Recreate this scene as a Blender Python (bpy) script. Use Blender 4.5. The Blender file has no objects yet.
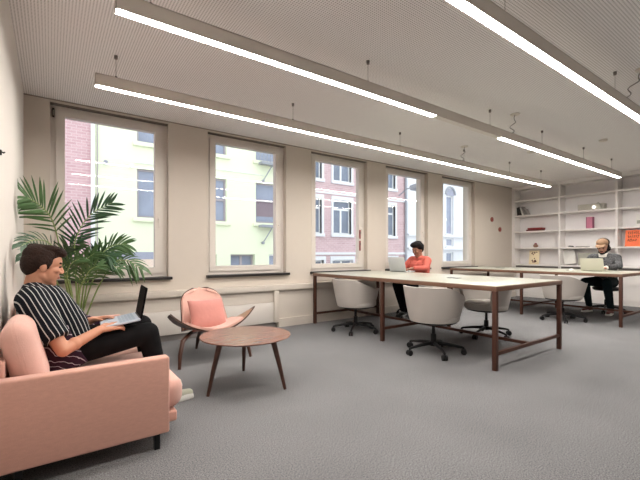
import bpy, bmesh, math, random
import numpy as np
from mathutils import Vector as V, Matrix as M, Euler
random.seed(7)
R = math.radians
sc = bpy.context.scene
col = sc.collection

# ------------------------------------------------------------------ materials
def _new(name):
    m = bpy.data.materials.new(name); m.use_nodes = True
    nt = m.node_tree; b = nt.nodes['Principled BSDF']
    return m, nt, b
def rgb(c): return (c[0], c[1], c[2], 1)
def mat(name, c, rough=.6, metal=0, var=.06, scale=12, bump=0, bscale=60, stretch=(1,1,1), spec=.5, sheen=0):
    """principled surface whose colour wanders a little with noise"""
    m, nt, b = _new(name); N = nt.nodes; L = nt.links
    tc = N.new('ShaderNodeTexCoord'); mp = N.new('ShaderNodeMapping'); mp.inputs['Scale'].default_value = stretch
    L.new(tc.outputs['Object'], mp.inputs['Vector'])
    nz = N.new('ShaderNodeTexNoise'); nz.inputs['Scale'].default_value = scale; nz.inputs['Detail'].default_value = 4
    L.new(mp.outputs['Vector'], nz.inputs['Vector'])
    mx = N.new('ShaderNodeMix'); mx.data_type = 'RGBA'
    mx.inputs['A'].default_value = rgb([x*(1-var) for x in c]); mx.inputs['B'].default_value = rgb([min(1, x*(1+var)) for x in c])
    L.new(nz.outputs['Fac'], mx.inputs['Factor']); L.new(mx.outputs['Result'], b.inputs['Base Color'])
    b.inputs['Roughness'].default_value = rough; b.inputs['Metallic'].default_value = metal
    b.inputs['Specular IOR Level'].default_value = spec
    if sheen: b.inputs['Sheen Weight'].default_value = sheen
    if bump:
        n2 = N.new('ShaderNodeTexNoise'); n2.inputs['Scale'].default_value = bscale; n2.inputs['Detail'].default_value = 3
        L.new(mp.outputs['Vector'], n2.inputs['Vector'])
        bp = N.new('ShaderNodeBump'); bp.inputs['Strength'].default_value = bump; bp.inputs['Distance'].default_value = .01
        L.new(n2.outputs['Fac'], bp.inputs['Height']); L.new(bp.outputs['Normal'], b.inputs['Normal'])
    return m
def emis(name, c, s):
    m, nt, b = _new(name)
    b.inputs['Base Color'].default_value = (.9,.9,.88,1)
    b.inputs['Emission Color'].default_value = rgb(c); b.inputs['Emission Strength'].default_value = s
    return m
def stripes(name, base, line, axis, freq, width, wob=.25, wscale=6, rough=.85):
    m, nt, b = _new(name); N = nt.nodes; L = nt.links
    tc = N.new('ShaderNodeTexCoord')
    dt = N.new('ShaderNodeVectorMath'); dt.operation = 'DOT_PRODUCT'; dt.inputs[1].default_value = axis
    L.new(tc.outputs['Object'], dt.inputs[0])
    nz = N.new('ShaderNodeTexNoise'); nz.inputs['Scale'].default_value = wscale; L.new(tc.outputs['Object'], nz.inputs['Vector'])
    a = N.new('ShaderNodeMath'); a.operation = 'MULTIPLY'; a.inputs[1].default_value = freq; L.new(dt.outputs['Value'], a.inputs[0])
    w = N.new('ShaderNodeMath'); w.operation = 'MULTIPLY_ADD'; w.inputs[1].default_value = wob*6; L.new(nz.outputs['Fac'], w.inputs[0]); L.new(a.outputs[0], w.inputs[2])
    f = N.new('ShaderNodeMath'); f.operation = 'FRACT'; L.new(w.outputs[0], f.inputs[0])
    l = N.new('ShaderNodeMath'); l.operation = 'LESS_THAN'; l.inputs[1].default_value = width; L.new(f.outputs[0], l.inputs[0])
    mx = N.new('ShaderNodeMix'); mx.data_type = 'RGBA'; mx.inputs['A'].default_value = rgb(base); mx.inputs['B'].default_value = rgb(line)
    L.new(l.outputs[0], mx.inputs['Factor']); L.new(mx.outputs['Result'], b.inputs['Base Color'])
    b.inputs['Roughness'].default_value = rough; b.inputs['Specular IOR Level'].default_value = .12
    return m
def brick(name, c1, c2, mortar, scale=1):
    m, nt, b = _new(name); N = nt.nodes; L = nt.links
    tc = N.new('ShaderNodeTexCoord'); sp = N.new('ShaderNodeSeparateXYZ'); cb = N.new('ShaderNodeCombineXYZ')
    L.new(tc.outputs['Object'], sp.inputs[0]); L.new(sp.outputs['X'], cb.inputs['X']); L.new(sp.outputs['Z'], cb.inputs['Y'])
    bt = N.new('ShaderNodeTexBrick'); L.new(cb.outputs[0], bt.inputs['Vector'])
    bt.inputs['Color1'].default_value = rgb(c1); bt.inputs['Color2'].default_value = rgb(c2); bt.inputs['Mortar'].default_value = rgb(mortar)
    bt.inputs['Scale'].default_value = scale; bt.inputs['Brick Width'].default_value = .24; bt.inputs['Row Height'].default_value = .08; bt.inputs['Mortar Size'].default_value = .009
    L.new(bt.outputs['Color'], b.inputs['Base Color']); b.inputs['Roughness'].default_value = .9
    return m
def glass(name):
    m = bpy.data.materials.new(name); m.use_nodes = True; nt = m.node_tree; N = nt.nodes; L = nt.links
    N.clear()
    o = N.new('ShaderNodeOutputMaterial'); t = N.new('ShaderNodeBsdfTransparent'); g = N.new('ShaderNodeBsdfGlossy')
    g.inputs['Roughness'].default_value = 0.0
    t.inputs['Color'].default_value = (.97,.985,.98,1)
    fr = N.new('ShaderNodeFresnel'); ge = N.new('ShaderNodeNewGeometry')
    ior = N.new('ShaderNodeMath'); ior.operation = 'MULTIPLY_ADD'; ior.inputs[1].default_value = 1/1.45-1.45; ior.inputs[2].default_value = 1.45   # same index seen from either face
    L.new(ge.outputs['Backfacing'], ior.inputs[0]); L.new(ior.outputs[0], fr.inputs['IOR'])
    mx = N.new('ShaderNodeMixShader'); L.new(fr.outputs[0], mx.inputs[0]); L.new(t.outputs[0], mx.inputs[1]); L.new(g.outputs[0], mx.inputs[2])
    L.new(mx.outputs[0], o.inputs['Surface'])
    return m
def ceiling_mat():
    m, nt, b = _new('perforated plaster'); N = nt.nodes; L = nt.links
    tc = N.new('ShaderNodeTexCoord')
    s = N.new('ShaderNodeVectorMath'); s.operation = 'MULTIPLY'; s.inputs[1].default_value = (55,55,0); L.new(tc.outputs['Object'], s.inputs[0])
    f = N.new('ShaderNodeVectorMath'); f.operation = 'FRACTION'; L.new(s.outputs[0], f.inputs[0])
    d = N.new('ShaderNodeVectorMath'); d.operation = 'SUBTRACT'; d.inputs[1].default_value = (.5,.5,0); L.new(f.outputs[0], d.inputs[0])
    l = N.new('ShaderNodeVectorMath'); l.operation = 'LENGTH'; L.new(d.outputs[0], l.inputs[0])
    lt = N.new('ShaderNodeMath'); lt.operation = 'LESS_THAN'; lt.inputs[1].default_value = .28; L.new(l.outputs['Value'], lt.inputs[0])
    mx = N.new('ShaderNodeMix'); mx.data_type = 'RGBA'; mx.inputs['A'].default_value = (.93,.905,.895,1); mx.inputs['B'].default_value = (.50,.48,.47,1)
    L.new(lt.outputs[0], mx.inputs['Factor']); L.new(mx.outputs['Result'], b.inputs['Base Color']); b.inputs['Roughness'].default_value = .9
    return m
def carpet_mat():
    m, nt, b = _new('grey carpet'); N = nt.nodes; L = nt.links
    tc = N.new('ShaderNodeTexCoord')
    n1 = N.new('ShaderNodeTexNoise'); n1.inputs['Scale'].default_value = 140; n1.inputs['Detail'].default_value = 5; n1.inputs['Roughness'].default_value = .75
    n2 = N.new('ShaderNodeTexNoise'); n2.inputs['Scale'].default_value = 1.3; n2.inputs['Detail'].default_value = 3
    L.new(tc.outputs['Object'], n1.inputs['Vector']); L.new(tc.outputs['Object'], n2.inputs['Vector'])
    cr = N.new('ShaderNodeValToRGB'); cr.color_ramp.elements[0].position = .34; cr.color_ramp.elements[1].position = .66
    cr.color_ramp.elements[0].color = (.068,.069,.073,1); cr.color_ramp.elements[1].color = (.38,.38,.39,1)
    L.new(n1.outputs['Fac'], cr.inputs['Fac'])
    mx = N.new('ShaderNodeMix'); mx.data_type = 'RGBA'; mx.blend_type = 'MULTIPLY'; mx.inputs['Factor'].default_value = .35
    L.new(cr.outputs['Color'], mx.inputs['A']); L.new(n2.outputs['Fac'], mx.inputs['B']); L.new(mx.outputs['Result'], b.inputs['Base Color'])
    b.inputs['Roughness'].default_value = 1; b.inputs['Specular IOR Level'].default_value = .1
    bp = N.new('ShaderNodeBump'); bp.inputs['Strength'].default_value = .5; bp.inputs['Distance'].default_value = .006
    L.new(n1.outputs['Fac'], bp.inputs['Height']); L.new(bp.outputs['Normal'], b.inputs['Normal'])
    return m
def wood(name, c, var=.35, rough=.35, stretch=(2,14,14)):
    return mat(name, c, rough, 0, var, 3.0, 0, 60, stretch)

K = dict(
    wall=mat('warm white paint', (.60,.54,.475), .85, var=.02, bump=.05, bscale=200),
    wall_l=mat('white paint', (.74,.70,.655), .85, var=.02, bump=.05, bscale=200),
    frame=mat('window frame paint', (.69,.64,.59), .45, var=.02),
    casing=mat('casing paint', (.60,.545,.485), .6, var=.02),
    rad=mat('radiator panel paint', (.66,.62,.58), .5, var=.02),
    black=mat('black plastic', (.010,.010,.011), .45, var=.1, spec=.25),
    edgeshade=mat('ceiling edge shade', (.30,.26,.23), .7),  # dark tone standing in for shade along the ceiling edge
    sill=mat('black stone sill', (.02,.018,.018), .3, var=.2),
    gap=mat('painted gap shade', (.16,.135,.115), .7),  # dark tone standing in for shade at the window head
    shelf=mat('white lacquer', (.84,.81,.79), .5, var=.02),
    shelfback=mat('pale grey lacquer', (.82,.80,.81), .6, var=.02),
    greyband=mat('dark grey band', (.19,.175,.165), .6),
    lamp=mat('sand anodised aluminium', (.70,.65,.59), .5, 0, var=.03),
    blank=mat('lamp blank cover', (.72,.68,.62), .5, var=.02),
    wire=mat('steel wire', (.2,.18,.17), .4, .8),
    lino=mat('pale green grey linoleum', (.39,.395,.335), .3, var=.03),
    ply=mat('oiled brown plywood edge', (.155,.08,.05), .5, var=.2, stretch=(1,1,10)),
    leg=mat('oxide brown lacquered steel', (.072,.029,.019), .5, var=.12, spec=.3),
    shell=mat('off white shell', (.45,.415,.385), .55, var=.02),
    shellseat=mat('off white seat fabric', (.52,.49,.46), .9, var=.04, bump=.2, bscale=250),
    pink=mat('pink wool', (.63,.345,.275), .95, var=.10, scale=40, bump=.35, bscale=260, stretch=(1,3,3), sheen=.25),
    pinkl=mat('light pink wool', (.68,.40,.335), .95, var=.06, scale=30, bump=.3, bscale=260, sheen=.25),
    coral=mat('salmon pink velvet', (.52,.215,.185), .85, var=.12, scale=9, bump=.2, bscale=30, sheen=.3),
    walnut=wood('walnut', (.062,.025,.016)),
    walnut_top=wood('walnut table top', (.19,.092,.068), .22, .26, (3,18,18)),
    walnut_in=wood('lighter walnut face', (.33,.19,.125), .2, .3),
    leaf=mat('palm leaf', (.055,.125,.038), .4, var=.45, scale=7),
    leafd=mat('dark palm leaf', (.026,.075,.032), .4, var=.45, scale=7),
    stem=mat('palm stem', (.22,.30,.10), .5, var=.2),
    pot=mat('woven pot', (.35,.28,.2), .9, bump=.5),
    soil=mat('potting soil', (.03,.02,.015), 1, bump=.5),
    skin=mat('fair skin', (.56,.265,.165), .55, var=.05),
    skin2=mat('tan skin', (.33,.155,.10), .5, var=.05),
    skin3=mat('olive skin', (.46,.24,.17), .5, var=.05),
    lip=mat('lips', (.45,.17,.14), .45), lip2=mat('dark lips', (.33,.11,.1), .45),
    eye=mat('eye', (.03,.02,.018), .2),
    hair=mat('brown hair', (.020,.008,.0045), .7, spec=.25, var=.6, scale=30, bump=.8, bscale=70, stretch=(1,3,1)),
    hairb=mat('black hair', (.007,.006,.007), .6, spec=.15, var=.4, scale=40, bump=1, bscale=90),
    trouser=mat('black trousers', (.008,.008,.009), .9, var=.3, scale=18, bump=.3, bscale=20, spec=.12),
    teal=mat('dark blue green trousers', (.014,.026,.030), .9, var=.3, spec=.12),
    shirt=stripes('navy shirt with white stripes', (.007,.009,.014), (.48,.49,.49), (.93,.30,.36), 38, .17, .14, 5),
    blouse=mat('coral blouse', (.56,.115,.085), .75, var=.14, scale=16, bump=.3, bscale=25),
    knit=stripes('grey flecked knit', (.05,.051,.055), (.17,.17,.18), (.2,1,.05), 45, .35, .8, 40),
    white=mat('white cotton', (.80,.76,.72), .9),
    capm=mat('tan cap cloth', (.29,.18,.11), .85, var=.2, scale=25), 
    shoe=mat('pale green grey shoe', (.50,.50,.40), .6), sole=mat('white rubber sole', (.8,.79,.75), .6),
    shoe2=mat('black shoe', (.015,.014,.014), .4), shoe3=mat('dark red shoe', (.19,.06,.05), .6),
    alu=mat('silver laptop aluminium', (.62,.64,.65), .38, .35, var=.02), alu2=mat('champagne laptop aluminium', (.56,.55,.45), .4, .25, var=.02),
    key=mat('laptop keyboard', (.36,.43,.52), .5), keyw=mat('blue grey keyboard deck', (.50,.56,.64), .5, .1),
    screen=mat('dark laptop screen', (.004,.004,.005), .6, spec=.05),
    plum=stripes('dark plum cushion cloth', (.032,.014,.026), (.40,.36,.40), (.35,.3,.9), 26, .12, .5, 9),
    red=mat('red book cover', (.30,.03,.03), .6), maroon=mat('maroon book cover', (.16,.022,.022), .6), darkbook=mat('black book cover', (.03,.027,.027), .6),
    greybook=mat('grey book cover', (.30,.28,.27), .6), paper=mat('white paper', (.80,.79,.76), .8), pinkbox=mat('pink carton', (.62,.22,.33), .6), pinkdk=mat('dark pink edge', (.30,.08,.15), .6),
    orange=mat('orange card', (.92,.20,.08), .7), ink=mat('dark ink', (.08,.02,.015), .8), yellow=mat('pale yellow card', (.84,.72,.50), .7), brown=mat('brown clay', (.27,.15,.11), .7),
    greybox=mat('grey board box', (.45,.43,.38), .7), greyboxd=mat('grey green panel', (.36,.36,.31), .6),
    redtag=mat('red tag', (.24,.035,.035), .5), reddot=mat('dull red disc', (.30,.085,.065), .6), globe=emis('small lit globe', (1,.93,.82), 3),
    glass=glass('window glass'),
    # outside
    brickp=brick('pink red brick', (.57,.34,.36), (.65,.42,.44), (.69,.53,.545)),
    brickr=brick('rose brick', (.54,.355,.37), (.62,.43,.445), (.67,.54,.555)),
    render=mat('pale yellow render', (.85,.88,.665), .9, var=.03, scale=1.5),
    stone=mat('white stone', (.76,.76,.79), .9, var=.03, scale=2),
    peach=mat('peach plinth', (.83,.66,.55), .9), slate=mat('blue grey plinth band', (.36,.37,.46), .9),
    wframe=mat('white painted window', (.85,.85,.86), .5), mauve=mat('mauve grey window frame', (.42,.37,.40), .5),
    pane=mat('street window pane', (.20,.23,.30), .08, var=.4, scale=1.5), panel=mat('reflecting pane', (.30,.33,.43), .08, var=.3, scale=1.5), curtain=mat('red brown curtain', (.26,.20,.23), .8),
    lead=mat('lead grey pipe', (.33,.34,.38), .6), asphalt=mat('asphalt', (.25,.25,.26), .9), roof=mat('grey roof', (.3,.28,.28), .9),
)

# ------------------------------------------------------------------ mesh tools
class MB:
    def __init__(s): s.b = bmesh.new(); s.mi = 0
    def _add(s, vs, fs):
        bv = [s.b.verts.new(v) for v in vs]
        for f in fs:
            try: fa = s.b.faces.new([bv[i] for i in f]); fa.material_index = s.mi
            except ValueError: pass
        return bv
    def obox(s, c, size, rot=None, bev=0, seg=2):
        t = bmesh.new(); bmesh.ops.create_cube(t, size=1)
        bmesh.ops.scale(t, vec=V(size), verts=t.verts)
        if bev: bmesh.ops.bevel(t, geom=list(t.edges), offset=bev, segments=seg, profile=.5, affect='EDGES')
        mt = M.Translation(V(c)) @ (rot.to_4x4() if rot else M.Identity(4))
        t.verts.index_update()
        s._add([mt @ v.co for v in t.verts], [[v.index for v in f.verts] for f in t.faces]); t.free(); return s
    def box(s, x0, x1, y0, y1, z0, z1, bev=0, seg=2):
        return s.obox(((x0+x1)/2, (y0+y1)/2, (z0+z1)/2), (abs(x1-x0), abs(y1-y0), abs(z1-z0)), None, bev, seg)
    def pillow(s, c, size, rot=None, n=14, p=2.6, pinch=.25):
        """a stuffed cushion: square outline, domed faces"""
        a, b_, t = size[0]/2, size[1]/2, size[2]/2
        rot = rot or M.Identity(3); vs = []; fs = []
        def pt(u, v, sg):
            d = (1-abs(u)**p)*(1-abs(v)**p)
            k = 1-pinch*.18*(abs(u)**4*(1-abs(v)**2)+0) ; k2 = 1-pinch*.18*(abs(v)**4*(1-abs(u)**2))
            return V(c) + rot @ V((a*u*k, b_*v*k2, sg*t*(d**.5*.97+.03)))
        for sg in (1, -1):
            o = len(vs)
            for i in range(n+1):
                for j in range(n+1): vs.append(pt(math.sin((2*i/n-1)*R(90)), math.sin((2*j/n-1)*R(90)), sg))
            for i in range(n):
                for j in range(n):
                    q = [o+i*(n+1)+j, o+(i+1)*(n+1)+j, o+(i+1)*(n+1)+j+1, o+i*(n+1)+j+1]
                    fs.append(q if sg > 0 else q[::-1])
        m = (n+1)**2
        ring = [i*(n+1) for i in range(n+1)] + [n*(n+1)+j for j in range(1, n+1)] + [i*(n+1)+n for i in range(n-1, -1, -1)] + [j for j in range(n-1, 0, -1)]
        for k in range(len(ring)):
            a_, b2 = ring[k], ring[(k+1) % len(ring)]; fs.append([b2, a_, a_+m, b2+m])
        s._add(vs, fs); return s
    def tube(s, pts, r, seg=10, caps=True):
        pts = [V(p) for p in pts]; n = len(pts); rs = r if isinstance(r, (list, tuple)) else [r]*n
        vs = []; fs = []; t = (pts[1]-pts[0]).normalized(); up = V((0,0,1)) if abs(t.z) < .9 else V((1,0,0)); x = t.cross(up).normalized()
        for i, p in enumerate(pts):
            t = ((pts[min(i+1, n-1)]-pts[max(i-1, 0)])).normalized()
            x = (x - t*x.dot(t)).normalized(); y = t.cross(x)
            for k in range(seg):
                a = 2*math.pi*k/seg; vs.append(p + (x*math.cos(a)+y*math.sin(a))*rs[i])
        for i in range(n-1):
            for k in range(seg): fs.append([i*seg+k, i*seg+(k+1) % seg, (i+1)*seg+(k+1) % seg, (i+1)*seg+k])
        if caps: fs.append(list(range(seg))[::-1]); fs.append([(n-1)*seg+k for k in range(seg)])
        s._add(vs, fs); return s
    def lathe(s, prof, c=(0,0,0), seg=32):
        vs = []; fs = []; n = len(prof)
        for r, z in prof:
            for k in range(seg):
                a = 2*math.pi*k/seg; vs.append((c[0]+r*math.cos(a), c[1]+r*math.sin(a), c[2]+z))
        for i in range(n-1):
            for k in range(seg): fs.append([i*seg+k, i*seg+(k+1) % seg, (i+1)*seg+(k+1) % seg, (i+1)*seg+k])
        fs.append(list(range(seg))[::-1]); fs.append([(n-1)*seg+k for k in range(seg)])
        s._add(vs, fs); return s
    def surf(s, fn, nu, nv, th, inner=None):
        """a curved sheet of thickness th; fn(u,v) in 0..1, thickened along its normal (fn's v x u side)"""
        g = [[V(fn(i/nu, j/nv)) for j in range(nv+1)] for i in range(nu+1)]
        vs = []; fs = []
        for sg in (0, 1):
            for i in range(nu+1):
                for j in range(nv+1):
                    du = g[min(i+1, nu)][j]-g[max(i-1, 0)][j]; dv = g[i][min(j+1, nv)]-g[i][max(j-1, 0)]
                    nn = du.cross(dv); nn = nn.normalized() if nn.length > 1e-9 else V((0,0,1))
                    vs.append(g[i][j] + nn*th*(1 if sg == 0 else 0))
        w = nv+1; m = (nu+1)*w
        for i in range(nu):
            for j in range(nv):
                q = [i*w+j, (i+1)*w+j, (i+1)*w+j+1, i*w+j+1]
                fs.append(q); fs.append([x+m for x in q][::-1])
        ring = [i*w for i in range(nu+1)] + [nu*w+j for j in range(1, nv+1)] + [i*w+nv for i in range(nu-1, -1, -1)] + [j for j in range(nv-1, 0, -1)]
        for k in range(len(ring)):
            a, b_ = ring[k], ring[(k+1) % len(ring)]; fs.append([b_, a, a+m, b_+m])
        s._add(vs, fs); return s
    def build(s, name, mats, parent=None, off=(0,0,0), smooth=True, loc=None):
        bmesh.ops.recalc_face_normals(s.b, faces=list(s.b.faces))
        if any(off): bmesh.ops.translate(s.b, vec=-V(off), verts=list(s.b.verts))
        me = bpy.data.meshes.new(name); s.b.to_mesh(me); s.b.free()
        for m in (mats if isinstance(mats, (list, tuple)) else [mats]): me.materials.append(m)
        if smooth:
            me.polygons.foreach_set('use_smooth', [True]*len(me.polygons)); me.set_sharp_from_angle(angle=R(38))
        o = bpy.data.objects.new(name, me); col.objects.link(o)
        if parent: o.parent = parent
        if loc: o.location = loc
        return o
def tag(o, label, cat, group=None):
    o['label'] = label; o['category'] = cat
    if group: o['group'] = group
    return o
def thing(name, label, cat, loc=(0,0,0), rz=0, group=None):
    o = bpy.data.objects.new(name, None); col.objects.link(o); o.location = loc; o.rotation_euler = (0,0,rz); o.empty_display_size = .1
    return tag(o, label, cat, group)
def struct(o): o['kind'] = 'structure'; return o
def dup(root, loc, rz, label, group=None):
    def cp(o, par):
        c = o.copy(); col.objects.link(c)
        if par: c.parent = par
        for ch in kids.get(o.name, ()): cp(ch, c)
        return c
    kids = {}
    for o in list(col.objects):
        if o.parent: kids.setdefault(o.parent.name, []).append(o)
    r = cp(root, None); r.location = loc; r.rotation_euler = (0,0,rz); r['label'] = label
    if group: r['group'] = group
    return r
def slabs(mb, x0, x1, z0, z1, y0, y1, holes):
    xs = sorted({x0, x1, *[h[0] for h in holes], *[h[1] for h in holes]})
    for a, b_ in zip(xs, xs[1:]):
        hs = sorted((h[2], h[3]) for h in holes if h[0] <= a+1e-6 and h[1] >= b_-1e-6); z = z0
        for h0, h1 in hs:
            if h0 > z+1e-6: mb.box(a, b_, y0, y1, z, h0)
            z = max(z, h1)
        if z < z1-1e-6: mb.box(a, b_, y0, y1, z, z1)

# ------------------------------------------------------------------ room shell
XL, XR, YB, YW, H = -.215, 9.56, -2.6, 4.8, 2.65
struct(MB().box(XL-.15, XR+.15, YB-.15, YW+.3, -.12, 0).build('floor', carpet_mat(), smooth=False))
struct(MB().box(XL-.15, XR+.15, YB-.15, YW+.3, H, H+.25).build('ceiling', ceiling_mat(), smooth=False))
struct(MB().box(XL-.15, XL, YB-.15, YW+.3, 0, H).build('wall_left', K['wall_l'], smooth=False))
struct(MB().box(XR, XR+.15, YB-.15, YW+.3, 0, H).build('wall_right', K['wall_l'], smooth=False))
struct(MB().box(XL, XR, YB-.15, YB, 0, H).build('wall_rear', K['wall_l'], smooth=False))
WX = [0, 1.655, 3.27, 4.885, 6.495]; WW = 1.172; Z0, Z1 = .752, 2.622
mb = MB(); slabs(mb, XL, XR, 0, H, YW, YW+.3, [(x, x+WW, Z0, Z1) for x in WX])
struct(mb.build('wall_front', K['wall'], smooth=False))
struct(MB().box(XL, 9.25, YW-.006, YW, H-.012, H).build('shade_line_1', K['edgeshade'], smooth=False))  # thin dark strip paints the shadow line between wall and ceiling
for i, x in enumerate(WX):
    w = bpy.data.objects.new(f'window_{i+1}', None); col.objects.link(w); w.location = (x, YW, Z0); struct(w)
    y0, y1 = .085, .165; hh = Z1-Z0
    m = MB(); slabs(m, 0, WW, .012, hh-.009, y0, y1, [(.055, WW-.055, .075, hh-.062)]); m.build('jamb_frame', K['frame'], w, smooth=False)
    m = MB(); slabs(m, .05, WW-.05, .055, hh-.055, y0-.018, y1-.02, [(.13, WW-.14, .128, hh-.115)]); m.build('sash', K['frame'], w, smooth=False)
    MB().box(.125, WW-.135, y0+.02, y0+.028, .123, hh-.11).build('pane', K['glass'], w, smooth=False)
    MB().box(0, WW, .02, y0+.03, hh-.009, hh).build('shade_strip', K['gap'], w, smooth=False)  # dark strip, paints the shade in the gap above the frame
    MB().box(-.02, WW+.035, -.055, .1, -.022, .012, .004).build('sill', K['sill'], w)
    MB().box(WW-.108, WW-.088, y0-.026, y0-.016, .66, .74, .003).box(WW-.104, WW-.092, y0-.05, y0-.02, .695, .71).box(WW-.105, WW-.091, y0-.058, y0-.046, .60, .71, .004).build('handle', K['frame'], w)
    if i == 0:
        m = MB(); slabs(m, .018, .038, hh-.135, hh-.045, y0-.03, y0, [(.0235, .0325, hh-.125, hh-.055)]); m.build('hinge', K['black'], w)

# radiator casing below the windows
rc = thing('radiator_casing', 'long beige panelled radiator casing with projecting ledge below the windows', 'radiator cover', (XL, YW, 0))
o = (XL, YW, 0); fy = 4.655
MB().box(XL, 9.2, fy, YW, .525, .598, .004).build('ledge', K['casing'], rc, o)
for k, x in enumerate((2.555, 5.80)):
    MB().box(x, x+.07, fy+.004, YW, .075, .525, .003).build('stile', K['casing'], rc, o)
xs = [XL, 2.555, 5.80, 9.2]
for k in range(3):
    a, b_ = xs[k]+(.07 if k else 0), xs[k+1]
    if k == 0:
        MB().box(a, b_, fy+.045, fy+.07, .362, .525).build('upper_panel', K['casing'], rc, o, smooth=False)
        MB().box(a, b_, fy+.03, fy+.07, .075, .357, .003).build('radiator_panel', K['rad'], rc, o)
    else: MB().box(a, b_, fy+.05, fy+.07, .12, .525).box(a, b_, fy+.01, fy+.07, .0, .12).build('panel', K['casing'], rc, o, smooth=False)
MB().box(XL, 2.6, fy+.05, YW, 0, .075).build('plinth', K['greyband'], rc, o, smooth=False)

# ------------------------------------------------------------------ white wall shelving
bs = thing('bookshelf', 'white built-in shelving filling the end wall from floor to ceiling', 'shelving', (9.25, 4.75, 0)); o = (9.25, 4.75, 0)
sx0, sx1 = 9.25, 9.53; ya = 4.775
ups = [4.75, 3.74, 2.69, 1.64, .59, -.46, -1.51, -2.56]
for y in ups: MB().box(sx0, sx1, y-.02, y+.02, .68, H-.055, .002).build('upright', K['shelf'], bs, o)
for z in (.765, 1.163, 1.555, 1.945, 2.305):
    MB().box(sx0+.004, sx1, YB, ya, z-.017, z+.017, .002).build('shelf_board', K['shelf'], bs, o)
MB().box(sx0, sx1, YB, ya, H-.07, H).build('top_fascia', K['shelf'], bs, o, smooth=False)
MB().box(sx1, XR, YB, YW, 0, H).build('back_panel', K['shelfback'], bs, o, smooth=False)
MB().box(sx0, sx0+.025, ya, YW, 0, H).build('end_filler', K['shelf'], bs, o, smooth=False)
MB().box(sx0+.06, sx1, YB, ya, .655, .748).build('grey_band', K['greyband'], bs, o, smooth=False)  # dark grey band set back below the lowest shelf board
MB().box(sx0+.015, sx1, YB, ya, .625, .655, .002).build('counter_edge', K['shelf'], bs, o)
for a, b_ in zip(ups, ups[1:]):
    MB().box(sx0+.03, sx0+.05, b_+.003, a-.003, .395, .622).build('upper_front', K['shelf'], bs, o, smooth=False)
    MB().box(sx0+.03, sx0+.05, b_+.003, a-.003, .085, .388).build('lower_front', K['shelf'], bs, o, smooth=False)
MB().box(sx0+.05, sx1, YB, ya, 0, .62).build('carcass', K['shelf'], bs, o, smooth=False)
MB().box(sx0+.035, sx0+.06, YB, ya, 0, .075).build('kickboard', K['shelf'], bs, o, smooth=False)

# things on the shelves
def boxthing(name, label, cat, c, size, m, rot=None, group=None, bev=.003):
    ob = MB().obox((0,0,0), size, rot, bev).build(name, m); ob.location = c; return tag(ob, label, cat, group)
G = 'books leaning in the corner of the second shelf from the top'
for k, (y, t, hgt, tilt, m, lab) in enumerate((
    (4.70, .028, .20, 3, 'darkbook', 'upright black book against the window wall, second shelf from top'),
    (4.655, .030, .21, 12, 'darkbook', 'black book leaning on the upright one, second shelf from top'),
    (4.605, .024, .20, 16, 'paper', 'white book leaning between a black and a grey one near the wall'),
    (4.565, .03, .22, 19, 'greybook', 'tall grey book at the outer end of the leaning row'),
    (4.50, .025, .16, 24, 'greybook', 'small grey book slumped lowest beside the leaning row'))):
    b = thing('book', lab, 'book', (9.40, y, 1.962 + hgt/2*math.cos(R(tilt)) + t/2*math.sin(R(tilt)) + .001), 0, G); b.rotation_euler = (R(-tilt), 0, 0)
    MB().box(-.07, .075, -t/2, -t/2+.003, -hgt/2, hgt/2).box(-.07, .075, t/2-.003, t/2, -hgt/2, hgt/2).box(-.075, -.07, -t/2, t/2, -hgt/2, hgt/2).build('cover', K[m], b, smooth=False)
    MB().box(-.07, .07, -t/2+.003, t/2-.003, -hgt/2+.004, hgt/2-.004).build('pages', K['paper'], b, smooth=False)
for k, (y, l, m, lab) in enumerate(((4.30, .34, 'maroon', 'dark maroon flat book at the bottom of the red stack'), (4.28, .32, 'red', 'red flat book lying topmost of the red stack'))):
    z = 1.573+k*.037
    b = thing('book', lab, 'book', (9.38, y, z), R(-1+3*k), 'red books lying flat on the middle shelf')
    MB().box(-.1, .1, -l/2, l/2, 0, .004).box(-.1, .1, -l/2, l/2, .031, .035).box(-.1, -.096, -l/2, l/2, 0, .035).build('cover', K[m], b, smooth=False)
    MB().box(-.096, .096, -l/2+.004, l/2-.004, .004, .031).build('pages', K[m], b, smooth=False)
pk = thing('carton', 'upright pink carton on the middle shelf', 'box', (9.36, 3.18, 1.5725))
MB().box(-.045, .045, -.05, .05, 0, .245, .003).build('body', K['pinkbox'], pk)
for y in (-.056, .056): MB().box(-.046, .046, y-.006, y+.006, 0, .245).build('edge_strip', K['pinkdk'], pk)
gb = boxthing('storage_box', 'long low grey box behind a small lit globe on the second shelf', 'box', (9.43, 3.17, 1.962+.066), (.16, .48, .13), K['greybox'])
gl = thing('globe_lamp', 'small glowing white globe lamp standing before the grey box', 'lamp', (9.30, 3.095, 1.9625))
MB().lathe([(.028,0),(.028,.012),(.012,.016),(.012,.026)], seg=16).build('base', K['greybook'], gl)
t = bmesh.new(); MB().lathe([(.001,.024)]+[(.03*math.sin(R(a)), .053-.03*math.cos(R(a))) for a in range(20,170,15)]+[(.001,.083)], seg=18).build('globe', K['globe'], gl)
cl = thing('clip', 'small dark bracket shape poking above the grey box', 'ornament', (9.33, 3.0, 1.9625))
MB().tube([(0,-.03,0),(0,-.02,.09),(0,.03,.15),(0,.05,.12)], .012, 8).build('arm', K['greyboxd'], cl)
MB().obox((0,-.03,.01),(.05,.06,.02),None,.003).build('base', K['greyboxd'], cl)
pb = thing('pebble_ornament', 'little dull brown rounded ornament alone on a shelf', 'ornament', (9.36, 4.29, 1.1805))
MB().lathe([(.03,0),(.05,.02),(.052,.05),(.035,.075),(.02,.085)], seg=18).build('body', K['brown'], pb)
MB().lathe([(.02,.082),(.03,.09),(.024,.104),(.01,.108)], seg=14).build('top', K['pinkdk'], pb)
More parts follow.
